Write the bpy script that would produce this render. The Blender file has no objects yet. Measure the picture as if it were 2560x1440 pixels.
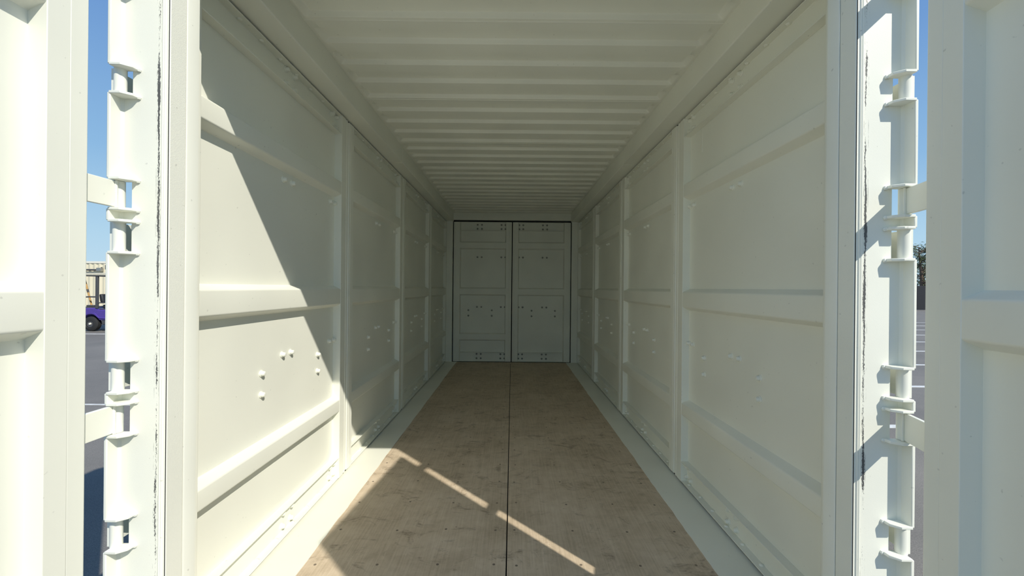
import bpy, bmesh, math, random
from mathutils import Vector, Matrix

# ------------------------------------------------------------------ camera, sky, sun, exposure
S = bpy.context.scene
C = S.collection
H = 1.352                       # camera height above the container floor (floor top = 0)
GZ = -0.17                      # asphalt level
cam_d = bpy.data.cameras.new('camera')
cam_d.sensor_width = 36.0
cam_d.lens = 980.0 / 2560.0 * 36.0
cam_d.clip_start = 0.02
cam_d.clip_end = 800
cam = bpy.data.objects.new('camera', cam_d)
C.objects.link(cam)
cam.location = (0.003, 0.0, H)
cam.rotation_euler = (math.pi / 2, -0.0093, 0.0)
S.camera = cam

SUN_DIR = Vector((-0.792, 0.796, -1.0)).normalized()     # direction the light travels
world = bpy.data.worlds.new('world')
S.world = world
world.use_nodes = True
wn = world.node_tree.nodes
wn.clear()
# clear blue sky: paler towards the horizon, the same all the way round
tc = wn.new('ShaderNodeTexCoord')
sep = wn.new('ShaderNodeSeparateXYZ')
sky = wn.new('ShaderNodeValToRGB')
world.node_tree.links.new(tc.outputs['Generated'], sep.inputs[0])
world.node_tree.links.new(sep.outputs['Z'], sky.inputs[0])
stops = [(0.0, (0.50, 0.68, 0.80)), (0.10, (0.40, 0.61, 0.775)), (0.24, (0.245, 0.45, 0.70)), (0.45, (0.150, 0.305, 0.60)), (1.0, (0.10, 0.225, 0.50))]
el = sky.color_ramp.elements
while len(el) < len(stops):
    el.new(0.5)
for i_, (p_, c_) in enumerate(stops):
    el[i_].position = p_
    el[i_].color = (*c_, 1)
bg = wn.new('ShaderNodeBackground')
bg.inputs['Strength'].default_value = 1.0
wo = wn.new('ShaderNodeOutputWorld')
world.node_tree.links.new(sky.outputs[0], bg.inputs['Color'])
world.node_tree.links.new(bg.outputs[0], wo.inputs['Surface'])

sun_d = bpy.data.lights.new('sun', 'SUN')
sun_d.energy = 3.95
sun_d.angle = math.radians(0.53)
sun_d.color = (1.0, 0.95, 0.84)
sun = bpy.data.objects.new('sun', sun_d)
C.objects.link(sun)
sun.rotation_mode = 'QUATERNION'
sun.rotation_quaternion = SUN_DIR.to_track_quat('-Z', 'Y')

S.view_settings.view_transform = 'Standard'
S.view_settings.look = 'None'
S.view_settings.exposure = 0.12
S.view_settings.gamma = 1.0
S.view_settings.use_curve_mapping = False
S.cycles.max_bounces = 8
S.cycles.diffuse_bounces = 7

# ------------------------------------------------------------------ material helpers
def new_mat(name):
    m = bpy.data.materials.new(name)
    m.use_nodes = True
    nt = m.node_tree
    return m, nt, nt.nodes['Principled BSDF']

def node(nt, typ, **kw):
    n = nt.nodes.new(typ)
    for k, v in kw.items():
        if hasattr(n, k) and not k.startswith('in_'):
            setattr(n, k, v)
    return n

def link(nt, a, b):
    nt.links.new(a, b)

def math_node(nt, op, a, b=None, clamp=False):
    n = nt.nodes.new('ShaderNodeMath')
    n.operation = op
    n.use_clamp = clamp
    for i, v in enumerate((a, b)):
        if v is None:
            continue
        if isinstance(v, (int, float)):
            n.inputs[i].default_value = v
        else:
            nt.links.new(v, n.inputs[i])
    return n.outputs[0]

def ramp(nt, fac, stops):
    n = nt.nodes.new('ShaderNodeValToRGB')
    e = n.color_ramp.elements
    while len(e) < len(stops):
        e.new(0.5)
    for i, (p, c) in enumerate(stops):
        e[i].position = p
        e[i].color = c if len(c) == 4 else (*c, 1)
    nt.links.new(fac, n.inputs[0])
    return n.outputs[0]

def mixc(nt, fac, a, b, blend='MIX'):
    n = nt.nodes.new('ShaderNodeMix')
    n.data_type = 'RGBA'
    n.blend_type = blend
    ins = [i for i in n.inputs if i.type == 'RGBA']
    f = n.inputs[0]
    if isinstance(fac, (int, float)):
        f.default_value = fac
    else:
        nt.links.new(fac, f)
    for s, v in zip(ins, (a, b)):
        if isinstance(v, tuple):
            s.default_value = v if len(v) == 4 else (*v, 1)
        else:
            nt.links.new(v, s)
    return [o for o in n.outputs if o.type == 'RGBA'][0]

def noise(nt, vec, scale, detail=4.0, rough=0.55, dist=0.0):
    n = nt.nodes.new('ShaderNodeTexNoise')
    n.inputs['Scale'].default_value = scale
    n.inputs['Detail'].default_value = detail
    n.inputs['Roughness'].default_value = rough
    n.inputs['Distortion'].default_value = dist
    if vec is not None:
        nt.links.new(vec, n.inputs['Vector'])
    return n.outputs['Fac']

def coords(nt, scale=(1, 1, 1), kind='Object'):
    t = nt.nodes.new('ShaderNodeTexCoord')
    mp = nt.nodes.new('ShaderNodeMapping')
    mp.inputs['Scale'].default_value = scale
    nt.links.new(t.outputs[kind], mp.inputs['Vector'])
    return mp.outputs['Vector']

def geo_pos(nt, scale=(1, 1, 1)):
    g = nt.nodes.new('ShaderNodeNewGeometry')
    mp = nt.nodes.new('ShaderNodeMapping')
    mp.inputs['Scale'].default_value = scale
    nt.links.new(g.outputs['Position'], mp.inputs['Vector'])
    return mp.outputs['Vector']

def bump(nt, bsdf, height, strength, dist=0.01):
    b = nt.nodes.new('ShaderNodeBump')
    b.inputs['Strength'].default_value = strength
    b.inputs['Distance'].default_value = dist
    nt.links.new(height, b.inputs['Height'])
    nt.links.new(b.outputs[0], bsdf.inputs['Normal'])

PAINT = (0.865, 0.868, 0.772)

def paint_mat(name, col=PAINT, scuff=False, peel=0.0):
    m, nt, b = new_mat(name)
    pos = geo_pos(nt)
    big = noise(nt, pos, 2.2, 1, 0.6)
    tone = ramp(nt, big, [(0.3, tuple(c * 0.955 for c in col)), (0.7, tuple(min(1, c * 1.02) for c in col))])
    sp = noise(nt, pos, 55.0, 1, 0.5)
    spots = ramp(nt, sp, [(0.765, (0, 0, 0)), (0.80, (1, 1, 1))])
    base = mixc(nt, spots, tone, tuple(c * 0.80 for c in col))
    if scuff:
        # rubbed-off gasket marks: a ragged dark band down the sealing face
        sx = nt.nodes.new('ShaderNodeSeparateXYZ')
        link(nt, pos, sx.inputs[0])
        ax = math_node(nt, 'ABSOLUTE', sx.outputs[0])
        wob = noise(nt, geo_pos(nt, (1, 1, 2.0)), 2.5, 3, 0.6)
        wob = math_node(nt, 'MULTIPLY', math_node(nt, 'SUBTRACT', wob, 0.5), 0.016)
        wide = noise(nt, geo_pos(nt, (1, 1, 1.2)), 3.1, 2, 0.5)
        half = math_node(nt, 'ADD', 0.003, math_node(nt, 'MULTIPLY', wide, 0.014))
        dx = math_node(nt, 'ABSOLUTE', math_node(nt, 'SUBTRACT', math_node(nt, 'ADD', ax, wob), 1.1135))
        band = math_node(nt, 'SUBTRACT', 1.0, math_node(nt, 'DIVIDE', dx, half), clamp=True)
        rag = noise(nt, geo_pos(nt, (420, 420, 130)), 1.0, 4, 0.75)
        long = noise(nt, geo_pos(nt, (1, 1, 1.6)), 2.3, 3, 0.6)
        cov = math_node(nt, 'MULTIPLY', band, math_node(nt, 'SUBTRACT', math_node(nt, 'MULTIPLY', long, 1.9), 0.42))
        mask = math_node(nt, 'SUBTRACT', math_node(nt, 'ADD', cov, rag), 0.86)
        mask = math_node(nt, 'MULTIPLY', mask, 12.0, clamp=True)
        # thin broken score lines beside it
        for off_, thr_ in ((1.1075, 0.50), (1.1215, 0.53)):
            d2 = math_node(nt, 'ABSOLUTE', math_node(nt, 'SUBTRACT', math_node(nt, 'ADD', ax, math_node(nt, 'MULTIPLY', wob, 0.2)), off_))
            ln = math_node(nt, 'SUBTRACT', 1.0, math_node(nt, 'DIVIDE', d2, 0.0011), clamp=True)
            lb = noise(nt, geo_pos(nt, (1, 1, 1.0)), 9.0 + 4 * off_, 4, 0.7)
            ln = math_node(nt, 'MULTIPLY', ln, math_node(nt, 'MULTIPLY', math_node(nt, 'SUBTRACT', lb, thr_), 6.0, clamp=True))
            mask = math_node(nt, 'MAXIMUM', mask, ln, clamp=True)
        sy = sx.outputs[1]
        front = math_node(nt, 'LESS_THAN', sy, 1.2362)
        mask = math_node(nt, 'MULTIPLY', mask, front)
        base = mixc(nt, math_node(nt, 'MULTIPLY', mask, 0.93), base, (0.045, 0.045, 0.05))
    link(nt, base, b.inputs['Base Color'])
    b.inputs['Roughness'].default_value = 0.47
    b.inputs['Specular IOR Level'].default_value = 0.4
    if peel:
        bump(nt, b, noise(nt, pos, 420.0, 1, 0.5), peel, 0.0012)
    return m

M = {}
M['paint'] = paint_mat('white_enamel')
M['paint_post'] = paint_mat('white_enamel_scuffed', scuff=True, peel=0.12)
M['paint_rough'] = paint_mat('white_enamel_pebbled', peel=0.35)

def plain(name, col, rough=0.6, metal=0.0, var=0.08, scale=20.0):
    m, nt, b = new_mat(name)
    n = noise(nt, coords(nt), scale, 3, 0.6)
    c = ramp(nt, n, [(0.3, tuple(x * (1 - var) for x in col)), (0.7, tuple(min(1, x * (1 + var)) for x in col))])
    link(nt, c, b.inputs['Base Color'])
    b.inputs['Roughness'].default_value = rough
    b.inputs['Metallic'].default_value = metal
    return m

M['rubber'] = plain('black_rubber', (0.022, 0.022, 0.021), 0.75)
M['steel'] = plain('dull_steel', (0.36, 0.36, 0.33), 0.45, 0.6)
M['purple'] = plain('purple_plastic', (0.085, 0.05, 0.30), 0.35)
M['dark_plastic'] = plain('dark_grey_plastic', (0.07, 0.07, 0.075), 0.55)
M['black_vinyl'] = plain('black_vinyl', (0.025, 0.026, 0.03), 0.5)
M['beige'] = plain('beige_plastic', (0.62, 0.57, 0.44), 0.5)
M['cream'] = plain('cream_paint', (0.80, 0.72, 0.52), 0.55, 0, 0.04, 0.8)
M['cream_top'] = plain('pale_cream_paint', (0.82, 0.78, 0.66), 0.55, 0, 0.03, 0.8)
M['wood_handle'] = plain('varnished_wood', (0.55, 0.32, 0.10), 0.5)
M['white_line'] = plain('road_marking_white', (0.70, 0.70, 0.67), 0.8, 0, 0.18, 9.0)
M['navy'] = plain('black_fence_paint', (0.012, 0.013, 0.018), 0.6)
M['bark'] = plain('bark', (0.16, 0.11, 0.075), 0.9)
M['mark'] = plain('black_print', (0.03, 0.03, 0.03), 0.7)

def leaf_mat():
    m, nt, b = new_mat('olive_leaf')
    n = noise(nt, geo_pos(nt), 3.0, 2, 0.5)
    c = ramp(nt, n, [(0.3, (0.045, 0.075, 0.022)), (0.7, (0.12, 0.15, 0.045))])
    link(nt, c, b.inputs['Base Color'])
    b.inputs['Roughness'].default_value = 0.55
    return m
M['leaf'] = leaf_mat()

def asphalt_mat():
    m, nt, b = new_mat('asphalt')
    p = geo_pos(nt)
    a = noise(nt, p, 160.0, 3, 0.7)
    l = noise(nt, p, 0.5, 4, 0.6)
    c1 = ramp(nt, a, [(0.3, (0.14, 0.133, 0.122)), (0.75, (0.285, 0.268, 0.245))])
    c2 = ramp(nt, l, [(0.3, (0.8, 0.8, 0.8)), (0.7, (1.15, 1.13, 1.1))])
    c = mixc(nt, 1.0, c1, c2, 'MULTIPLY')
    link(nt, c, b.inputs['Base Color'])
    b.inputs['Roughness'].default_value = 0.9
    bump(nt, b, a, 0.35, 0.01)
    return m
M['asphalt'] = asphalt_mat()

def ply_mat():
    m, nt, b = new_mat('worn_plywood')
    p = geo_pos(nt)
    grain = noise(nt, geo_pos(nt, (95, 3.2, 1)), 1.0, 5, 0.65, 0.35)
    cross = noise(nt, geo_pos(nt, (2.2, 9.0, 1)), 1.0, 4, 0.6, 0.6)
    blot = noise(nt, p, 2.4, 5, 0.62, 0.6)
    mott = noise(nt, p, 16.0, 5, 0.65, 0.3)
    tone = math_node(nt, 'ADD', math_node(nt, 'MULTIPLY', grain, 0.30),
                     math_node(nt, 'ADD', math_node(nt, 'MULTIPLY', blot, 0.34),
                               math_node(nt, 'ADD', math_node(nt, 'MULTIPLY', mott, 0.22), math_node(nt, 'MULTIPLY', cross, 0.14))))
    base = ramp(nt, tone, [(0.36, (0.43, 0.34, 0.235)), (0.50, (0.61, 0.495, 0.362)), (0.64, (0.73, 0.615, 0.475))])
    # dark scuffs and boot marks
    st = noise(nt, geo_pos(nt, (1.0, 1.5, 1)), 5.2, 5, 0.72, 1.1)
    stain = ramp(nt, st, [(0.55, (0, 0, 0)), (0.68, (1, 1, 1))])
    wv = nt.nodes.new('ShaderNodeTexWave')
    wv.inputs['Scale'].default_value = 14.0
    wv.inputs['Distortion'].default_value = 9.0
    wv.inputs['Detail'].default_value = 2.0
    wv.bands_direction = 'Y'
    link(nt, p, wv.inputs['Vector'])
    stain = math_node(nt, 'MULTIPLY', stain, math_node(nt, 'ADD', 0.38, math_node(nt, 'MULTIPLY', wv.outputs['Fac'], 0.40)))
    base = mixc(nt, stain, base, (0.24, 0.18, 0.125))
    # knots and pits
    pit = noise(nt, geo_pos(nt, (1.0, 0.8, 1)), 38.0, 2, 0.5)
    pitm = ramp(nt, pit, [(0.755, (0, 0, 0)), (0.79, (1, 1, 1))])
    base = mixc(nt, math_node(nt, 'MULTIPLY', pitm, 0.6), base, (0.08, 0.055, 0.04))
    # pale scratches, mostly along the boards and a few across
    s1 = noise(nt, geo_pos(nt, (160, 1.3, 1)), 1.0, 2, 0.5, 0.1)
    s2 = noise(nt, geo_pos(nt, (1.6, 190, 1)), 1.0, 2, 0.5, 0.2)
    sm = math_node(nt, 'MAXIMUM', math_node(nt, 'MULTIPLY', math_node(nt, 'SUBTRACT', s1, 0.72), 9.0, clamp=True),
                   math_node(nt, 'MULTIPLY', math_node(nt, 'SUBTRACT', s2, 0.755), 9.0, clamp=True))
    base = mixc(nt, math_node(nt, 'MULTIPLY', sm, 0.45), base, (0.55, 0.46, 0.36))
    link(nt, base, b.inputs['Base Color'])
    rr = ramp(nt, blot, [(0.3, (0.50, 0.50, 0.50)), (0.7, (0.68, 0.68, 0.68))])
    link(nt, rr, b.inputs['Roughness'])
    b.inputs['Specular IOR Level'].default_value = 0.2
    hh = math_node(nt, 'SUBTRACT', math_node(nt, 'ADD', grain, mott), math_node(nt, 'MULTIPLY', pitm, 0.8))
    bump(nt, b, hh, 0.25, 0.0025)
    return m
M['ply'] = ply_mat()

# ------------------------------------------------------------------ mesh helpers
class MB:
    """collects pieces of one part"""
    def __init__(self):
        self.v = []
        self.f = []
    def add(self, verts, faces):
        o = len(self.v)
        self.v += [tuple(p) for p in verts]
        self.f += [tuple(i + o for i in f) for f in faces]
        return self
    def box(self, x0, x1, y0, y1, z0, z1):
        x0, x1 = min(x0, x1), max(x0, x1)
        y0, y1 = min(y0, y1), max(y0, y1)
        z0, z1 = min(z0, z1), max(z0, z1)
        return self.add([(x0, y0, z0), (x1, y0, z0), (x1, y1, z0), (x0, y1, z0), (x0, y0, z1), (x1, y0, z1), (x1, y1, z1), (x0, y1, z1)],
                        [(0, 3, 2, 1), (4, 5, 6, 7), (0, 1, 5, 4), (1, 2, 6, 5), (2, 3, 7, 6), (3, 0, 4, 7)])
    def prism(self, pts, axis, c0, c1):
        """closed outline pts (a, b) extruded along axis: x -> (y,z), y -> (x,z), z -> (x,y)"""
        def m(a, b, c):
            return {'x': (c, a, b), 'y': (a, c, b), 'z': (a, b, c)}[axis]
        n = len(pts)
        vs = [m(a, b, c0) for a, b in pts] + [m(a, b, c1) for a, b in pts]
        fs = [(i, (i + 1) % n, n + (i + 1) % n, n + i) for i in range(n)]
        fs += [tuple(range(n))[::-1], tuple(range(n, 2 * n))]
        return self.add(vs, fs)
    def tube(self, p0, p1, r, n=14, r1=None):
        p0, p1 = Vector(p0), Vector(p1)
        r1 = r if r1 is None else r1
        d = (p1 - p0).normalized()
        a = d.orthogonal().normalized()
        b = d.cross(a)
        vs = []
        for p, rr in ((p0, r), (p1, r1)):
            for i in range(n):
                t = 2 * math.pi * i / n
                vs.append(p + a * rr * math.cos(t) + b * rr * math.sin(t))
        fs = [(i, (i + 1) % n, n + (i + 1) % n, n + i) for i in range(n)]
        fs += [tuple(range(n))[::-1], tuple(range(n, 2 * n))]
        return self.add(vs, fs)
    def path(self, pts, r, n=8):
        for a, b in zip(pts[:-1], pts[1:]):
            self.tube(a, b, r, n)
        return self
    def lathe(self, prof, n=12, origin=(0, 0, 0), axis='z'):
        """prof: (r, h) from base to tip"""
        vs, fs = [], []
        rings = []
        for r, h in prof:
            if r < 1e-6:
                rings.append([len(vs)])
                vs.append((0, 0, h))
            else:
                ring = []
                for i in range(n):
                    t = 2 * math.pi * i / n
                    ring.append(len(vs))
                    vs.append((r * math.cos(t), r * math.sin(t), h))
                rings.append(ring)
        for A, B in zip(rings[:-1], rings[1:]):
            for i in range(n):
                j = (i + 1) % n
                if len(A) == 1 and len(B) == 1:
                    continue
                if len(A) == 1:
                    fs.append((A[0], B[j], B[i]))
                elif len(B) == 1:
                    fs.append((A[i], A[j], B[0]))
                else:
                    fs.append((A[i], A[j], B[j], B[i]))
        ox, oy, oz = origin
        def m(p):
            x, y, z = p
            if axis == 'y':
                x, y, z = x, z, -y
            elif axis == 'x':
                x, y, z = z, y, -x
            return (x + ox, y + oy, z + oz)
        return self.add([m(p) for p in vs], fs)
    def mesh(self, name, angle=32, recalc=True):
        me = bpy.data.meshes.new(name)
        me.from_pydata(self.v, [], self.f)
        if recalc:
            bm = bmesh.new()
            bm.from_mesh(me)
            bmesh.ops.recalc_face_normals(bm, faces=bm.faces)
            bm.to_mesh(me)
            bm.free()
        me.polygons.foreach_set('use_smooth', [True] * len(me.polygons))
        me.set_sharp_from_angle(angle=math.radians(angle))
        return me
    def build(self, name, mat, parent=None, bevel=0.0, angle=32, seg=2, recalc=True):
        return put(name, self.mesh(name, angle, recalc), mat, parent, bevel, seg)

def put(name, me, mat, parent=None, bevel=0.0, seg=2):
    if mat is not None and not me.materials:
        me.materials.append(mat)
    o = bpy.data.objects.new(name, me)
    C.objects.link(o)
    if parent is not None:
        o.parent = parent
    if bevel:
        md = o.modifiers.new('edge', 'BEVEL')
        md.width = bevel
        md.segments = seg
        md.limit_method = 'ANGLE'
        md.angle_limit = math.radians(40)
        md.harden_normals = False
    return o

def empty(name, loc=(0, 0, 0), rz=0.0):
    o = bpy.data.objects.new(name, None)
    o.empty_display_size = 0.1
    C.objects.link(o)
    o.location = loc
    o.rotation_euler = (0, 0, rz)
    return o

def tag(o, label=None, cat=None, group=None, kind=None):
    if label:
        o['label'] = label
    if cat:
        o['category'] = cat
    if group:
        o['group'] = group
    if kind:
        o['kind'] = kind
    return o

def copy_tree(o, parent=None):
    c = o.copy()
    C.objects.link(c)
    if parent is not None:
        c.parent = parent
    for ch in list(o.children):
        copy_tree(ch, c)
    return c

def fillet(pts, r, n=3):
    """round the inner corners of an open polyline"""
    out = [pts[0]]
    for p0, p1, p2 in zip(pts[:-2], pts[1:-1], pts[2:]):
        a, b, c = Vector(p0), Vector(p1), Vector(p2)
        d0, d1 = (a - b), (c - b)
        k = min(r, d0.length * 0.48, d1.length * 0.48)
        s, e = b + d0.normalized() * k, b + d1.normalized() * k
        for i in range(n + 1):
            t = i / n
            out.append(tuple((1 - t) ** 2 * s + 2 * t * (1 - t) * b + t * t * e))
    out.append(pts[-1])
    return out

R = random.Random(7)

# ------------------------------------------------------------------ ground
g = MB()
g.add([(-70, -30, GZ), (70, -30, GZ), (70, 90, GZ), (-70, 90, GZ)], [(0, 1, 2, 3)])
ground = g.build('ground', M['asphalt'], recalc=False)
tag(ground, 'dark grey asphalt yard around the container', 'ground', kind='structure')
def stripe(x0, x1, y0, y1):
    b = MB().box(x0, x1, y0, y1, GZ - 0.004, GZ + 0.004)
    return b.build('painted_stripe', M['white_line'], ground)
for k in range(9):
    y = 4.42 + 1.87 * k
    stripe(2.6, 24.0, y - 0.05, y + 0.05)
stripe(-24, -3.0, 11.92, 12.02)
stripe(-9, -3.2, 4.93, 4.97)

# ------------------------------------------------------------------ floor
floor = empty('floor')
tag(floor, 'worn brown plywood container floor with white painted steel edges', 'floor', kind='structure')
XC = -0.012
for x0, x1 in ((-1.02, XC - 0.003), (XC + 0.003, 1.02)):
    MB().box(x0, x1, 1.27, 7.135, -0.028, 0.0).build('plywood_board', M['ply'], floor, 0.0015)
MB().box(-1.02, 1.02, 1.27, 7.15, -0.05, -0.030).build('underlay', M['rubber'], floor)
for s in (-1, 1):
    rr = random.Random(11 + s)
    # painted steel edge plate; the paint runs a little unevenly onto the wood
    n = 150
    vs, fs = [], []
    y0, y1 = 1.262, 7.138
    w = 0.0
    for i in range(n + 1):
        y = y0 + (y1 - y0) * i / n
        w = 0.75 * w + rr.uniform(-0.0022, 0.0022)
        xi = 0.992 + w
        vs += [(s * xi, y, 0.0022), (s * 1.236, y, 0.0022), (s * xi, y, -0.004), (s * 1.236, y, -0.02)]
    for i in range(n):
        a, b = 4 * i, 4 * (i + 1)
        fs += [(a, a + 1, b + 1, b), (a, b, b + 2, a + 2), (a + 1, a + 3, b + 3, b + 1)]
    MB().add(vs, fs).build('edge_plate', M['paint'], floor)
scr = MB().lathe([(0.0070, 0.0004), (0.0060, 0.0010), (0.0025, 0.0004), (0, 0.0004)], 10).mesh('screw')
scr.materials.append(plain('rusty_screw', (0.24, 0.19, 0.14), 0.6, 0.2))
for k in range(21):
    for dx in (-0.93, -0.62, -0.34, -0.058, 0.05, 0.36, 0.66, 0.93):
        o = put('screw', scr, None, floor)
        o.location = (XC + dx + R.uniform(-0.01, 0.01), 1.37 + 0.272 * k + R.uniform(-0.012, 0.012), 0)

# lower frame of the container
MB().box(-1.245, 1.245, 1.20, 1.262, GZ + 0.005, 0.002).build('front_sill', M['paint'], floor, 0.004)
MB().box(-1.245, 1.245, 7.15, 7.30, GZ + 0.005, -0.012).build('rear_sill', M['paint'], floor, 0.004)
for s in (-1, 1):
    MB().box(s * 1.10, s * 1.252, 1.262, 7.15, GZ + 0.02, -0.022).build('bottom_side_rail', M['paint'], floor, 0.004)

# ------------------------------------------------------------------ ceiling: stamped roof sheets
ceil = empty('ceiling')
tag(ceil, 'white corrugated steel roof seen from inside', 'ceiling', kind='structure')
PITCH = 0.2094
ZR = H + 1.357
DEEP = 0.024
RIB0 = 1.969 + 0.0            # bright face nearest the camera
def pocket(x, y):
    t = ((y - RIB0) / PITCH) % 1.0      # 0 = front-facing slope (high -> low going away)
    e = 0.033
    # low land from 0..0.47, rises 0.47..0.53, high pocket 0.53..0.97, falls 0.97..1.03
    def sm(a):
        a = max(0.0, min(1.0, a))
        return a * 0.75 + 0.25 * a * a * (3 - 2 * a)
    up = sm((t - (0.46 - e)) / (2 * e))
    if t < e:
        f = 1 - sm((t + e) / (2 * e))
    elif t > 1 - e:
        f = 1 - sm((t - 1 + e) / (2 * e))
    else:
        f = up if t < 0.7 else 1.0
    ex = sm((1.052 - abs(x)) / 0.030)
    return DEEP * f * ex
xs = [-1.13, -1.075, -1.056] + [-1.052 + 0.006 * i for i in range(7)] + [-0.95, -0.6, -0.3, 0, 0.3, 0.6, 0.95] + [1.016 + 0.006 * i for i in range(7)] + [1.056, 1.075, 1.13]
SH = 4 * PITCH
y_start = 2.835 - 2 * SH
sheet_no = 0
y = y_start
while y < 7.10:
    ya, yb = max(y, 1.25), min(y + SH, 7.20)
    ys = []
    for rib in range(-1, 6):
        base = RIB0 + PITCH * (math.floor((ya - RIB0) / PITCH) + rib)
        for t in (-0.035, -0.0233, -0.0117, 0, 0.0117, 0.0233, 0.035, 0.2, 0.425, 0.4367, 0.4483, 0.46, 0.4717, 0.4833, 0.495, 0.7, 0.85):
            yy = base + t * PITCH
            if ya + 0.002 < yy < yb - 0.002:
                ys.append(yy)
    ys = [ya] + sorted(ys) + [yb]
    vs, fs = [], []
    rr = random.Random(sheet_no)
    warp = [rr.uniform(-0.0015, 0.0015) for _ in ys]
    for j, yy in enumerate(ys):
        lap = -0.0018 if j == 0 and sheet_no else 0.0
        for x in xs:
            vs.append((x, yy, ZR + pocket(x, yy) + lap))
    nx = len(xs)
    for j in range(len(ys) - 1):
        for i in range(nx - 1):
            a = j * nx + i
            fs.append((a, a + nx, a + nx + 1, a + 1))
    MB().add(vs, fs).build('roof_sheet', M['paint'], ceil, angle=50, recalc=False)
    # seam weld
    if sheet_no:
        MB().prism([(ya - 0.004, ZR - 0.0005), (ya - 0.002, ZR - 0.0028), (ya + 0.002, ZR - 0.0028), (ya + 0.004, ZR - 0.0005), (ya, ZR + 0.002)], 'x', -1.07, 1.07).build('seam_weld', M['paint'], ceil)
    y += SH
    sheet_no += 1
MB().box(-1.13, 1.13, 1.25, 7.28, ZR + 0.05, ZR + 0.058).build('roof_skin', M['paint'], ceil)

# ------------------------------------------------------------------ frame of the container
def trim(n, label):
    return tag(empty('trim_%d' % n), label, 'frame', kind='structure')
for n, s, side in ((1, -1, 'left'), (2, 1, 'right')):
    t = trim(n, 'long white roof rail above the %s side doors' % side)
    for a, b in ((1.352, 3.802), (3.804, 7.16)):
        MB().prism([(s * 1.07, H + 1.205), (s * 1.07, H + 1.40), (s * 1.25, H + 1.40), (s * 1.25, H + 1.205)], 'y', a, b).build('rail_segment', M['paint'], t, 0.006, seg=3)
    # dark door seal under the rail and along the sill
    MB().box(s * 1.205, s * 1.235, 1.36, 7.16, H + 1.199, H + 1.21).build('top_seal', M['rubber'], t)
    MB().box(s * 1.205, s * 1.235, 1.36, 7.16, -0.004, 0.012).build('bottom_seal', M['rubber'], t)
t = trim(3, 'front header beam over the open end of the container')
MB().box(-1.25, 1.25, 1.245, 1.352, H + 1.194, H + 1.40).build('beam', M['paint'], t, 0.004)
MB().box(-1.245, 1.245, 1.215, 1.245, H + 1.33, H + 1.42).build('drip_lip', M['paint'], t, 0.003)
t = trim(4, 'white header beam above the closed doors at the far end')
MB().box(-1.25, 1.25, 7.125, 7.30, H + 1.232, H + 1.40).build('beam', M['paint'], t, 0.004)
MB().box(-1.10, 1.10, 7.19, 7.215, H + 1.185, H + 1.24).build('head_seal', M['rubber'], t)
MB().box(-1.10, 1.10, 7.19, 7.215, -0.01, 0.02).build('sill_seal', M['rubber'], t)
for n, s, side in ((5, -1, 'left'), (6, 1, 'right')):
    t = trim(n, 'narrow white corner post at the far end, %s of the closed doors' % side)
    MB().box(s * 1.082, s * 1.25, 7.125, 7.30, 0.0, H + 1.30).build('post', M['paint'], t, 0.004)
    MB().box(s * 1.05, s * 1.10, 7.19, 7.215, -0.01, H + 1.24).build('jamb_seal', M['rubber'], t)

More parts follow.
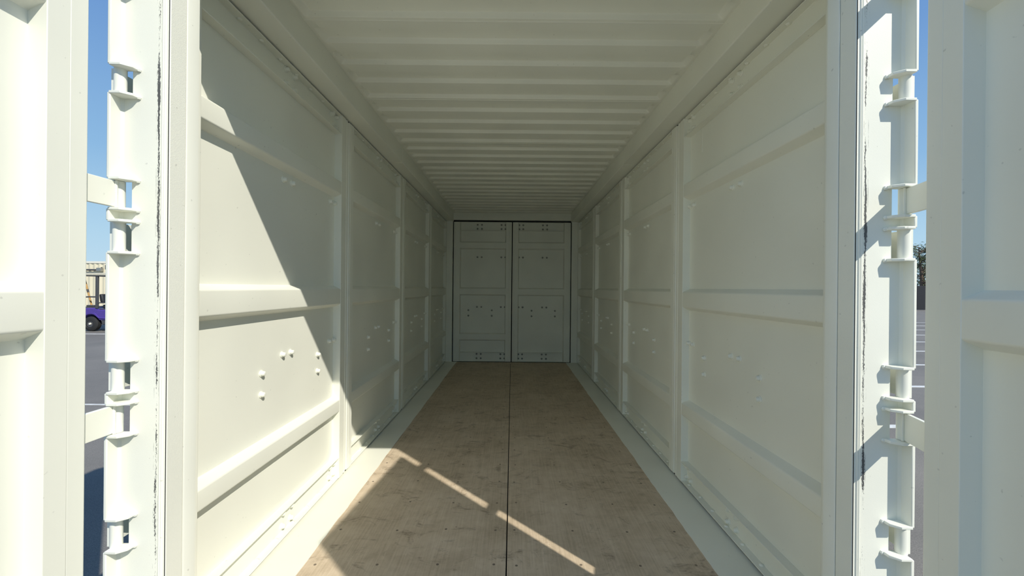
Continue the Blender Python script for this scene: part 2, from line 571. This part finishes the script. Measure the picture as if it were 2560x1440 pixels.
# front corner posts with hinge lugs
LUGS = [(1.02, 0.93), (0.675, 0.588), (0.326, 0.232), (0.196, 0.098), (-0.236, -0.334), (-0.368, -0.467), (-0.722, -0.820), (-1.04, -1.135)]
def front_post(n, s, label):
    t = trim(n, label)
    def X(x):
        return s * x
    z0, z1 = -0.16, H + 1.40
    m = MB()
    m.box(X(1.098), X(1.197), 1.235, 1.243, z0, z1)
    # solid stretches of the outer strip between the hinge notches
    cuts = sorted([(H + b, H + a) for a, b in LUGS])
    segs, cur = [], z0
    for a, b in cuts:
        segs.append((cur, a))
        cur = b
    segs.append((cur, z1))
    for a, b in segs:
        m.box(X(1.197), X(1.239), 1.235, 1.243, a, b)
    m.build('face_plate', M['paint_post'], t)
    f = MB()
    for a, b in segs:
        f.prism([(1.196, a), (1.24, a), (1.24, b), (1.196, b)], 'x', X(1.229), X(1.239))
    f.build('hinge_flange', M['paint'], t, 0.0025)
    # fillet weld inside the corner
    w = MB()
    for a, b in segs:
        w.prism([(X(1.2300), 1.236), (X(1.2300), 1.2275), (X(1.2265), 1.2315), (X(1.2215), 1.236)], 'z', a + 0.004, b - 0.004)
    w.build('corner_weld', M['paint'], t, angle=60)
    outline = [(1.2330, 1.1945), (1.1985, 1.1945), (1.1765, 1.2125), (1.1745, 1.2355), (1.2330, 1.2355)]
    lug = MB().prism([(X(a), b) for a, b in outline], 'z', -0.0045, 0.0045).mesh('lug_plate')
    lug.materials.append(M['paint'])
    blob = MB().lathe([(0.006, -0.007), (0.0085, 0.0), (0.006, 0.007), (0, 0.0085)], 8).mesh('weld_bead')
    blob.materials.append(M['paint'])
    for a, b in LUGS:
        for zz, sg in ((a, 1), (b, -1)):
            o = put('lug_plate', lug, None, t, 0.0018)
            o.location = (0, 0, H + zz)
            w = put('weld_bead', blob, None, o)
            w.location = (X(1.1765), 1.233, -0.001)
            w.scale = (1.0, 0.7, 0.8)
    # inner channel: the jamb you walk past
    MB().prism([(X(1.080), 1.2365), (X(1.084), 1.2335), (X(1.0975), 1.2335), (X(1.0975), 1.243), (X(1.18), 1.243), (X(1.18), 1.2955), (X(1.080), 1.2955)], 'z', -0.004, H + 1.20).build('jamb_channel', M['paint_rough'], t, 0.0012)
    MB().prism([(X(1.0805), 1.2985), (X(1.0785), 1.3035), (X(1.0785), 1.347), (X(1.0825), 1.352), (X(1.18), 1.352), (X(1.18), 1.2985)], 'z', -0.004, H + 1.20).build('jamb_channel', M['paint'], t, 0.0012)
    MB().box(X(1.084), X(1.17), 1.29, 1.305, -0.004, H + 1.20).build('jamb_joint', M['rubber'], t)
    # pressed lips along the sealing edge
    for xx, r in ((1.0935, 0.0032), (1.0995, 0.0036)):
        MB().tube((X(xx), 1.2335, -0.003), (X(xx), 1.2335, H + 1.197), r, 10).build('seal_lip', M['paint'], t)
    MB().box(X(1.0820), X(1.0832), 1.2329, 1.2352, 0.0, H + 1.197).build('seal_line', M['rubber'], t)
    # filler towards the first side door, added to stop sunlight leaking in
    MB().box(X(1.17), X(1.236), 1.30, 1.397, 0.0, H + 1.20).build('light_leak_filler', M['paint'], t)
    return t
front_post(7, -1, 'white front corner post with hinge lugs, sunlit beside the golf cart gap')
front_post(8, 1, 'white front corner post with hinge lugs and diagonal shadows')

# ------------------------------------------------------------------ container doors
bolt_me = MB().lathe([(0.0165, 0), (0.0165, 0.0028), (0.0125, 0.0042), (0.0118, 0.012), (0.0085, 0.0165), (0.0, 0.018)], 10).mesh('bolt', 40)
bolt_me.materials.append(M['paint'])
bolt_far_me = bolt_me.copy()
bolt_far_me.materials.clear()
bolt_far_me.materials.append(plain('bolt_shade_grey', (0.30, 0.30, 0.27), 0.5, 0.3))  # white bolts coloured grey to stand in for their shading at the far end
small_me = MB().lathe([(0.0115, 0), (0.0105, 0.003), (0.0075, 0.006), (0.0, 0.0068)], 8).mesh('rivet', 50)
small_me.materials.append(M['paint'])

def make_door(name, W, m, lv, bolts, far=False, loc=(0, 0, 0), rz=0.0, stile=(0.097, 0.112), plate_rail=False, swung=False, soft=0.024):
    """door in its own frame: local x = u*m from hinge side, local y = depth towards the outside (0 = inner frame face)"""
    d = empty(name, loc, rz)
    D = 0.050                     # depth of the panel behind the frame
    zt, zb = lv['top'], lv['bot']
    def P(u, dd):
        return (m * u, dd)
    # stiles: box section with a stepped seal land at the joint side
    u0, u1 = 0.005, W - 0.005
    a, b = stile
    prof = [(u0, 0.009), (u0 + 0.012, 0.009), (u0 + 0.014, 0.0015), (u0 + 0.034, 0.0015), (u0 + 0.036, 0.0), (a, 0.0), (a + (0.016 if far else 0.0), 0.050), (a + (0.016 if far else 0.0), 0.058), (u0, 0.058)]
    if swung:      # outer corner shaped back to let the sun streak past to the floor
        prof = [(u0, 0.004), (u0 + 0.004, 0.0), (a - 0.055, 0.0), (a - 0.0535, 0.0012), (a - 0.052, 0.0), (a, 0.0), (a, 0.058), (u0 + 0.045, 0.058), (u0 + 0.014, 0.034), (u0, 0.014)]
    MB().prism([P(*p) for p in prof], 'z', zb, zt).build('stile', M['paint'], d, 0.0018)
    prof = [(W - b - (0.016 if far else 0.0), 0.050), (W - b, 0.0), (u1 - 0.047, 0.0), (u1 - 0.045, 0.003), (u1 - 0.026, 0.003), (u1 - 0.024, 0.0), (u1 - 0.012, 0.0), (u1 - 0.011, 0.009), (u1, 0.009), (u1, 0.058), (W - b - (0.016 if far else 0.0), 0.058)]
    MB().prism([P(*p) for p in prof], 'z', zb, zt).build('stile', M['paint'], d, 0.0018)
    # pressed panel sheet
    MB().box(m * (a - 0.01), m * (W - b + 0.01), D, D + 0.006, zb, zt).build('panel', M['paint'], d)
    # rails: rounded hat sections
    for i, (rt, rb) in enumerate(lv['rails']):
        face = 0.0015
        if plate_rail and i == 2:
            pl = [(D + 0.002, rt), (D - 0.006, rt - 0.001), (D - 0.006, rb + 0.001), (D + 0.002, rb)]
        else:
            pl = [(D + 0.001, rt), (D - 0.003, rt - 0.003), (face, rt - soft), (face, rb + soft), (D - 0.003, rb + 0.003), (D + 0.001, rb)]
            pl = fillet(pl, min(0.007, soft * 0.6), 4)
        v = MB()
        n = len(pl)
        ua, ub = a - 0.002, W - b + 0.002
        vs = [(m * ua, y, z) for y, z in pl] + [(m * ub, y, z) for y, z in pl]
        v.add(vs, [(k, k + 1, n + k + 1, n + k) for k in range(n - 1)])
        o = v.build('rail', M['paint'], d, angle=40, recalc=False)
        # make sure the sheet faces the inside (towards -y)
        me = o.data
        if sum(p.normal.y * p.area for p in me.polygons) > 0:
            me.flip_normals()
    # top and bottom channels, open towards the inside
    for za, zbb, nm in ((zt, lv['top_lip'], 'top_channel'), (lv['bot_lip'], zb, 'bottom_channel')):
        th = 0.006
        web = D - 0.006
        pr = [(0.003, za), (web + 0.006, za), (web + 0.006, zbb), (0.003, zbb), (0.003, zbb + th), (web, zbb + th), (web, za - th), (0.003, za - th)]
        MB().prism(pr, 'x', m * (a - 0.001), m * (W - b + 0.001)).build(nm, M['paint'], d, 0.0012)
    # rubber seal around the outer half of the door
    g = MB()
    e = 0.012 if not far else 0.014
    for x0, x1, z0, z1 in ((0.004 if swung else -e + 0.005, 0.012 if swung else 0.006, zb - 0.004, zt + 0.004), (W - 0.006, W + e - 0.005, zb - 0.004, zt + 0.004)):
        g.box(m * x0, m * x1, 0.012 if swung else 0.03, 0.022 if swung else 0.052, z0, z1)
    g.build('edge_seal', M['rubber'], d)
    for u, z in bolts['big']:
        dep = D - 0.006 if (z > lv['top_lip'] or z < lv['bot_lip']) else D
        o = put('bolt', bolt_far_me if far else bolt_me, None, d)
        o.location = (m * u, dep, z)
        o.rotation_euler = (math.pi / 2, 0, 0)
        o.scale = (1.05, 1.05, 1.3)
    for u, z, up in bolts.get('small', []):
        o = put('rivet', small_me, None, d)
        o.location = (m * u, D - 0.019, z)
        o.rotation_euler = (0 if up else math.pi, 0, 0)
    for u, z in bolts.get('tiny', []):
        o = put('rivet', small_me, None, d)
        o.location = (m * u, D, z)
        o.scale = (0.7, 0.7, 0.7)
        o.rotation_euler = (math.pi / 2, 0, 0)
    return d

# --- side doors
SY = [1.40, 2.84, 4.28, 5.73, 7.17]
SIDE = dict(top=H + 1.193, bot=0.016, top_lip=H + 1.060, bot_lip=H - 1.195,
            rails=[(H + 0.752, H + 0.618), (H + 0.006, H - 0.146), (H - 0.765, H - 0.895)])
big = []
pair = (0.722, 0.803, 1.262, 1.322)
for u in pair:
    big += [(u, H + 1.172), (u, H + 1.098), (u, H + 0.576), (u, H - 0.372), (u, H - 1.232), (u, H - 1.300)]
for u in (0.548, 1.108):
    big += [(u, H - 0.437), (u, H - 0.542)]
small = []
for k in range(8):
    small += [(0.19 + 0.154 * k, H + 1.193 - 0.006, False), (0.19 + 0.154 * k, 0.016 + 0.006, True)]
SB = dict(big=big, small=small)
ords = ['first', 'second', 'third', 'fourth']
for s, side, m, rz, nbase in ((-1, 'left', 1, math.pi / 2, 1), (1, 'right', -1, -math.pi / 2, 5)):
    proto = None
    for k in range(4):
        loc = (s * 1.19, SY[k], 0)
        if proto is None:
            o = make_door('door_%d' % nbase, 1.4425, m, SIDE, SB, loc=loc, rz=rz)
            proto = o
        else:
            o = copy_tree(proto)
            o.name = 'door_%d' % (nbase + k)
            o.location = loc
        extra = {('left', 0): ', half in sunlight', ('left', 1): ', a sunlit patch at its foot', ('left', 2): ', in shade', ('left', 3): ', beside the far corner',
                 ('right', 0): ', nearest the open end', ('right', 1): ', in shade', ('right', 2): ', in shade', ('right', 3): ', beside the far corner'}[(side, k)]
        tag(o, '%s white panelled side door along the %s wall%s' % (ords[k], side, extra), 'door', 'side doors lining the container walls', 'structure')

# a thin run of dried paint on the first right-hand door
prun = MB().tube((-1.166, 0.0495, H + 0.90), (-1.166, 0.0495, H + 1.052), 0.0022, 6, 0.0015)
prun.build('paint_run', M['paint'], bpy.data.objects['door_5'])

# --- end doors
END = dict(top=H + 1.198, bot=0.008, top_lip=H + 1.040, bot_lip=H - 1.174,
           rails=[(H + 0.845, H + 0.700), (H + 0.006, H - 0.144), (H - 0.825, H - 0.970)])
WE = 1.068
eb = []
for u in (0.435, 0.513, 0.872, 0.945):
    eb += [(u, H + 1.152), (u, H + 1.078), (u, H + 0.560), (u, H - 0.352), (u, H - 1.214), (u, H - 1.292)]
for u in (0.278, 0.706):
    eb += [(u, H - 0.413), (u, H - 0.514)]
EB = dict(big=eb)
o = make_door('door_9', WE, 1, END, EB, far=True, loc=(-1.071, 7.14, 0), stile=(0.118, 0.108), soft=0.021)
tag(o, 'closed white end door at the far end, left leaf', 'door', 'closed doors at the far end', 'structure')
EBr = dict(big=eb, tiny=[(0.415, H - 0.565), (0.22, H - 0.565), (0.415, H - 0.69), (0.22, H - 0.69), (0.415, H - 0.795), (0.22, H - 0.795)])
o = make_door('door_10', WE, -1, END, EBr, far=True, loc=(1.071, 7.14, 0), stile=(0.118, 0.108), plate_rail=True, soft=0.021)
tag(o, 'closed white end door at the far end, right leaf with a patched lower rail', 'door', 'closed doors at the far end', 'structure')
MB().box(-0.012, 0.012, 7.17, 7.19, 0.004, H + 1.20).build('meeting_seal', M['rubber'], bpy.data.objects['trim_4'])

HINGE_END = [(0, 1.02, 0.93), (2, 0.326, 0.232), (5, -0.368, -0.467), (7, -1.04, -1.135)]
PIV = (1.2285, 1.2260)
def hinges(door, s, P, udir, ddir):
    """straps from the door's hinge edge to the pin barrels on the post (world coordinates turned into door space)"""
    inv = (Matrix.Translation(door.location) @ Matrix.Rotation(door.rotation_euler.z, 4, 'Z')).inverted()
    for _, za, zb in HINGE_END:
        za, zb = H + za - 0.007, H + zb + 0.007
        b = Vector((s * PIV[0], PIV[1]))
        e = Vector(P) + Vector(ddir) * 0.030 + Vector(udir) * 0.02
        # strap plate: lies on the outer half of the door edge and runs to the barrel
        dirv = (e - b).normalized()
        nrm = Vector((-dirv.y, dirv.x))
        th = 0.006
        e2 = e + Vector(udir) * 0.02
        q = [b + nrm * th, e2 + nrm * th, e2 - nrm * th, b - nrm * th]
        st = MB().prism([(v.x, v.y) for v in q], 'z', za, zb)
        st.v = [tuple(inv @ Vector(v)) for v in st.v]
        so = st.build('hinge_strap', M['paint'], door, 0.0015)
        br = MB().lathe([(0.0, za), (0.0140, za), (0.0155, za + 0.0015), (0.0155, zb - 0.0015), (0.0140, zb), (0.0, zb)], 20, (b.x, b.y, 0))
        br.v = [tuple(inv @ Vector(v)) for v in br.v]
        br.build('hinge_barrel', M['paint'], so, angle=50)
        # weld where the strap meets the barrel
        w = b + dirv * 0.017
        wd = MB()
        inw = nrm if nrm.x * s < 0 else -nrm
        for i in range(14):
            zc = za + (zb - za) * (i + 0.5) / 14
            c = w + inw * 0.008
            wd.tube((c.x, c.y, zc - 0.0042), (c.x, c.y, zc + 0.0042), 0.0042, 7, 0.0036)
        wd.v = [tuple(inv @ Vector(v)) for v in wd.v]
        wd.build('hinge_weld', M['paint'], so)

# left leaf stands square to the opening, right leaf a little less
PL = (-1.196, 1.112)
dl = make_door('door_11', WE, -1, END, EB, loc=(PL[0], PL[1], 0), rz=math.pi / 2, stile=(0.106, 0.108), swung=True)
tag(dl, 'open white end door swung out at the left edge, in full sun', 'door', 'end doors swung open', 'structure')
hinges(dl, -1, PL, (0, -1), (-1, 0))
TH = math.radians(83.0)
PR = (1.146, 1.0915)
dr = make_door('door_12', WE, 1, END, EB, loc=(PR[0], PR[1], 0), rz=TH - math.pi, stile=(0.106, 0.108), swung=True)
tag(dr, 'open white end door swung out at the right edge, in shade', 'door', 'end doors swung open', 'structure')
hinges(dr, 1, PR, (-math.cos(TH), -math.sin(TH)), (math.sin(TH), -math.cos(TH)))

# pin barrels of the first side doors, seated in the other lugs of the front posts
for nm, s in (('door_1', -1), ('door_5', 1)):
    door = bpy.data.objects[nm]
    inv = (Matrix.Translation(door.location) @ Matrix.Rotation(door.rotation_euler.z, 4, 'Z')).inverted()
    for i in (1, 3, 4, 6):
        za, zb = H + LUGS[i][0] - 0.006, H + LUGS[i][1] + 0.006
        bx, by = s * 1.2270, 1.2260
        st = MB().box(s * 1.246, s * 1.252, 1.225, 1.46, za + 0.004, zb - 0.004)
        st.v = [tuple(inv @ Vector(v)) for v in st.v]
        so = st.build('hinge_strap', M['paint'], door, 0.0012)
        br = MB().lathe([(0.0, za), (0.0145, za), (0.0160, za + 0.0015), (0.0160, zb - 0.0015), (0.0145, zb), (0.0, zb)], 20, (bx, by, 0))
        br.box(s * 1.232, s * 1.252, 1.222, 1.235, za + 0.004, zb - 0.004)
        br.v = [tuple(inv @ Vector(v)) for v in br.v]
        br.build('hinge_barrel', M['paint'], so, angle=50)
        pn = MB().box(s * 1.1945, s * 1.198, 1.238, 1.262, za, zb)
        pn.v = [tuple(inv @ Vector(v)) for v in pn.v]
        pn.build('hinge_pad', M['steel'], so)

# ------------------------------------------------------------------ outside, through the left gap
CY = 13.2
def golf_cart():
    t = empty('golf_cart', (-13.57, CY, GZ))
    tag(t, 'purple golf cart with beige roof seen through the gap by the sunlit door', 'golf cart')
    # local: x forward, rear axle at x = 0, z up from the asphalt; near side y = -0.58
    def wheel(x, y):
        w = MB().lathe([(0.10, -0.085), (0.20, -0.085), (0.235, -0.06), (0.242, 0.0), (0.235, 0.06), (0.20, 0.085), (0.10, 0.085)], 26, (x, y, 0.242), 'y').build('wheel', M['rubber'], t, angle=40)
        MB().lathe([(0.0, -0.07), (0.13, -0.075), (0.145, -0.088), (0.145, 0.088), (0.13, 0.075), (0.0, 0.07)], 20, (x, y, 0.242), 'y').build('rim', M['dark_plastic'], w, angle=40)
        MB().lathe([(0.0, -0.105), (0.03, -0.10), (0.04, -0.06), (0.04, 0.06), (0.03, 0.10), (0, 0.105)], 12, (x, y, 0.242), 'y').build('hub_cap', M['cream_top'], w)
    for x in (0.0, 1.66):
        for y in (-0.5, 0.5):
            wheel(x, y)
    # rear body with wheel arch, running forward as the seat base
    def arch(cx, r, a0, a1, n=10):
        return [(cx + r * math.cos(a0 + (a1 - a0) * i / n), 0.242 + r * math.sin(a0 + (a1 - a0) * i / n)) for i in range(n + 1)]
    prof = [(-0.52, 0.42), (-0.50, 0.66), (-0.42, 0.74), (0.12, 0.76), (0.28, 0.70), (0.62, 0.70), (0.70, 0.60), (0.70, 0.36), (0.36, 0.36)] + arch(0.0, 0.30, math.radians(23), math.radians(157)) + [(-0.36, 0.36)]
    MB().prism(prof, 'y', -0.58, 0.58).build('rear_body', M['purple'], t, 0.03, seg=3)
    MB().prism([(0.04, 0.57), (0.16, 0.60), (0.30, 0.46), (0.66, 0.43), (0.66, 0.40), (0.28, 0.42), (0.14, 0.54)], 'y', -0.60, -0.57).build('fender_crease', M['purple'], t, 0.01)
    MB().prism([(0.34, 0.36), (1.30, 0.36), (1.30, 0.22), (0.36, 0.22)], 'y', -0.57, 0.57).build('rocker_panel', M['dark_plastic'], t, 0.02)
    prof = [(1.25, 0.30), (1.25, 0.62), (1.32, 0.86), (1.45, 0.92), (1.95, 0.74), (2.12, 0.58), (2.12, 0.36), (1.99, 0.36)] + arch(1.66, 0.30, math.radians(23), math.radians(157)) + [(1.30, 0.30)]
    MB().prism(prof, 'y', -0.56, 0.56).build('front_cowl', M['purple'], t, 0.03, seg=3)
    MB().box(-0.50, -0.02, -0.54, 0.54, 0.74, 0.78).build('cargo_bed', M['dark_plastic'], t, 0.01)
    MB().box(0.24, 0.78, -0.55, 0.55, 0.69, 0.735).build('seat_base', M['dark_plastic'], t, 0.02)
    MB().box(0.30, 0.80, -0.50, 0.50, 0.735, 0.86).build('seat_cushion', M['black_vinyl'], t, 0.04, seg=3)
    MB().prism([(0.24, 0.93), (0.36, 0.93), (0.30, 1.20), (0.20, 1.20)], 'y', -0.52, 0.52).build('seat_back', M['black_vinyl'], t, 0.035, seg=3)
    for y in (-0.57, 0.57):
        MB().path([(0.20, y, 0.92), (0.40, y, 0.925), (0.64, y, 0.925), (0.70, y, 0.86), (0.68, y, 0.74)], 0.018).build('armrest', M['dark_plastic'], t)
        MB().box(0.17, 0.25, y - 0.025, y + 0.025, 0.74, 1.80).build('roof_post', M['dark_plastic'], t, 0.008)
        MB().path([(1.36, y * 0.95, 0.88), (1.28, y * 0.95, 1.25), (1.10, y * 0.95, 1.80)], 0.022).build('roof_post', M['dark_plastic'], t)
    MB().path([(-0.46, -0.54, 0.78), (-0.46, -0.54, 1.09), (-0.10, -0.54, 1.11), (0.20, -0.54, 1.11)], 0.022).build('cargo_rail', M['dark_plastic'], t)
    MB().path([(-0.46, 0.54, 0.78), (-0.46, 0.54, 1.09), (-0.10, 0.54, 1.11), (0.20, 0.54, 1.11)], 0.022).build('cargo_rail', M['dark_plastic'], t)
    MB().prism([(-0.34, 1.80), (-0.36, 1.84), (-0.26, 1.875), (0.5, 1.885), (1.22, 1.875), (1.32, 1.84), (1.30, 1.80)], 'y', -0.62, 0.62).build('roof', M['beige'], t, 0.02, seg=3)
    MB().box(-0.35, 1.31, -0.61, 0.61, 1.775, 1.80).build('roof_gutter', M['dark_plastic'], t, 0.006)
    MB().tube((1.30, -0.25, 0.90), (1.05, -0.25, 1.10), 0.022).build('steering_column', M['black_vinyl'], t)
    sw = MB()
    pts = []
    ax = Vector((-0.25, 0, 0.20)).normalized()
    u = Vector((0, 1, 0)); v = ax.cross(u)
    for i in range(19):
        a = 2 * math.pi * i / 18
        pts.append(Vector((1.05, -0.25, 1.10)) + (u * math.cos(a) + v * math.sin(a)) * 0.17)
    sw.path(pts, 0.015)
    sw.tube(pts[0], pts[9], 0.012)
    sw.build('steering_wheel', M['black_vinyl'], t)
    MB().box(0.70, 1.30, -0.52, 0.52, 0.26, 0.30).build('floor_pan', M['dark_plastic'], t, 0.005)
    return t
golf_cart()
# broom standing in the cart's cargo bed
br = empty('broom', (-13.57, CY - 0.40, GZ))
tag(br, 'broom with a yellow wooden handle leaning in the cart bed', 'broom')
MB().tube((-0.15, 0, 0.835), (-0.39, 0, 1.72), 0.024).build('handle', M['wood_handle'], br)
MB().tube((-0.262, 0, 1.25), (-0.29, 0, 1.35), 0.028).build('grip', M['dark_plastic'], br)
MB().box(-0.27, -0.03, -0.05, 0.05, 0.785, 0.84).build('brush_head', M['dark_plastic'], br, 0.008)

# cream storage containers behind the cart
def yard_container(x0, x1, y0, y1, h, label, marks=False):
    t = empty('shipping_container', ((x0 + x1) / 2, y0, GZ))
    tag(t, label, 'container')
    L = (x1 - x0) / 2
    D = y1 - y0
    pitch = 0.278
    prof = []
    x = -L + 0.14
    while x < L - 0.14 - pitch:
        prof += [(x, 0.0), (x + 0.07, 0.0), (x + 0.139, 0.036), (x + 0.209, 0.036)]
        x += pitch
    prof.append((L - 0.14, 0.0))
    n = len(prof)
    def side(yy, sg, z0, z1, nm, mat):
        vs = [(a, yy + sg * (b + 0.02), z0) for a, b in prof] + [(a, yy + sg * (b + 0.02), z1) for a, b in prof]
        MB().add(vs, [(i, i + 1, n + i + 1, n + i) for i in range(n - 1)]).build(nm, mat, t, recalc=False)
    side(0, 1, 0.15, h - 0.12, 'side_wall', M['cream'])
    side(D, -1, 0.15, h - 0.12, 'side_wall', M['cream'])
    for xx in (-L, L - 0.16):
        for yy in (0, D - 0.16):
            MB().box(xx, xx + 0.16, yy, yy + 0.16, 0.0, h).build('corner_post', M['cream_top'], t, 0.01)
    for yy in (0, D - 0.06):
        MB().box(-L, L, yy, yy + 0.06, h - 0.12, h).build('top_rail', M['cream_top'], t, 0.008)
        MB().box(-L, L, yy, yy + 0.06, 0.0, 0.16).build('bottom_rail', M['cream'], t, 0.008)
    MB().box(-L, L, 0.03, D - 0.03, h - 0.08, h - 0.02).build('roof_panel', M['cream_top'], t)
    for xx in (-L + 0.02, L - 0.06):
        MB().box(xx, xx + 0.04, 0.1, D - 0.1, 0.1, h - 0.1).build('end_wall', M['cream'], t)
    if marks:
        # printed bracket mark and dots on the side
        def mk(px0, px1, pz0, pz1):
            MB().box(px0, px1, -0.004, 0.022, pz0, pz1).build('printed_mark', M['mark'], t)
        X0 = 1.08
        mk(X0, X0 + 0.05, 2.40, 2.62); mk(X0, X0 + 0.22, 2.58, 2.62); mk(X0, X0 + 0.22, 2.40, 2.43)
        mk(X0 - 0.25, X0 - 0.17, 2.42, 2.50)
    return t
yc = yard_container(-27.6, -21.5, 22.6, 25.0, 2.84, 'cream corrugated storage container behind the golf cart', True)
pp = empty('wall_pipe', (-25.2, 22.52, GZ))
tag(pp, 'dark pipe with a grey end bracket fixed along the cream container', 'pipe')
MB().tube((-1.2, 0, 2.34), (1.42, 0, 2.34), 0.05, 12).build('pipe', M['dark_plastic'], pp)
MB().box(1.36, 1.62, -0.06, 0.1, 2.26, 2.46).build('bracket', M['steel'], pp, 0.01)

# ------------------------------------------------------------------ outside, through the right gap
fence = empty('fence', (36, 33, GZ))
tag(fence, 'long black fence panels at the far side of the yard', 'fence')
for k in range(16):
    MB().box(-16 + 2.0 * k, -16 + 2.0 * k + 1.97, 0, 0.05, 0.02, 2.02).build('fence_panel', M['navy'], fence, 0.01)
    MB().box(-16.05 + 2.0 * k, -15.97 + 2.0 * k, -0.04, 0.09, 0.0, 2.10).build('fence_post', M['navy'], fence, 0.01)

def tree(loc, h, seed, label):
    r = random.Random(seed)
    t = empty('tree', loc)
    tag(t, label, 'tree', 'trees behind the black fence')
    tr = MB()
    tr.tube((0, 0, 0), (0.1, 0, h * 0.42), 0.17, 10, 0.12)
    tr.tube((0.1, 0, h * 0.42), (-0.1, 0.1, h * 0.86), 0.12, 8, 0.04)
    tips = []
    for i in range(26):
        z = h * r.uniform(0.30, 0.88)
        a = r.uniform(0, 2 * math.pi)
        ln = r.uniform(0.7, 2.1) * (1.05 - 0.55 * z / h)
        p1 = Vector((math.cos(a) * ln, math.sin(a) * ln, z + ln * r.uniform(0.2, 0.7)))
        tr.tube((0, 0, z), p1, 0.045, 6, 0.015)
        tips.append((Vector((0, 0, z)), p1))
    tr.build('trunk', M['bark'], t)
    f = MB()
    for a, b in tips:
        for c in range(5):
            q = a.lerp(b, r.uniform(0.5, 1.1)) + Vector((r.gauss(0, .15), r.gauss(0, .15), r.gauss(0, .12)))
            for i in range(26):
                p = q + Vector((r.gauss(0, .17), r.gauss(0, .17), r.gauss(0, .13)))
                d1 = Vector((r.gauss(0, 1), r.gauss(0, 1), r.gauss(0, .6))).normalized() * r.uniform(.06, .12)
                d2 = d1.orthogonal().normalized() * r.uniform(.025, .045)
                f.add([p - d1, p + d2, p + d1, p - d2], [(0, 1, 2, 3)])
    o = f.build('foliage', M['leaf'], t, recalc=False)
    o['kind'] = 'stuff'
    return t
tree((39.6, 38.0, GZ), 6.7, 3, 'taller loose olive tree rising over the black fence')
tree((43.6, 41.5, GZ), 4.9, 5, 'lower sparse tree peeping over the black fence')
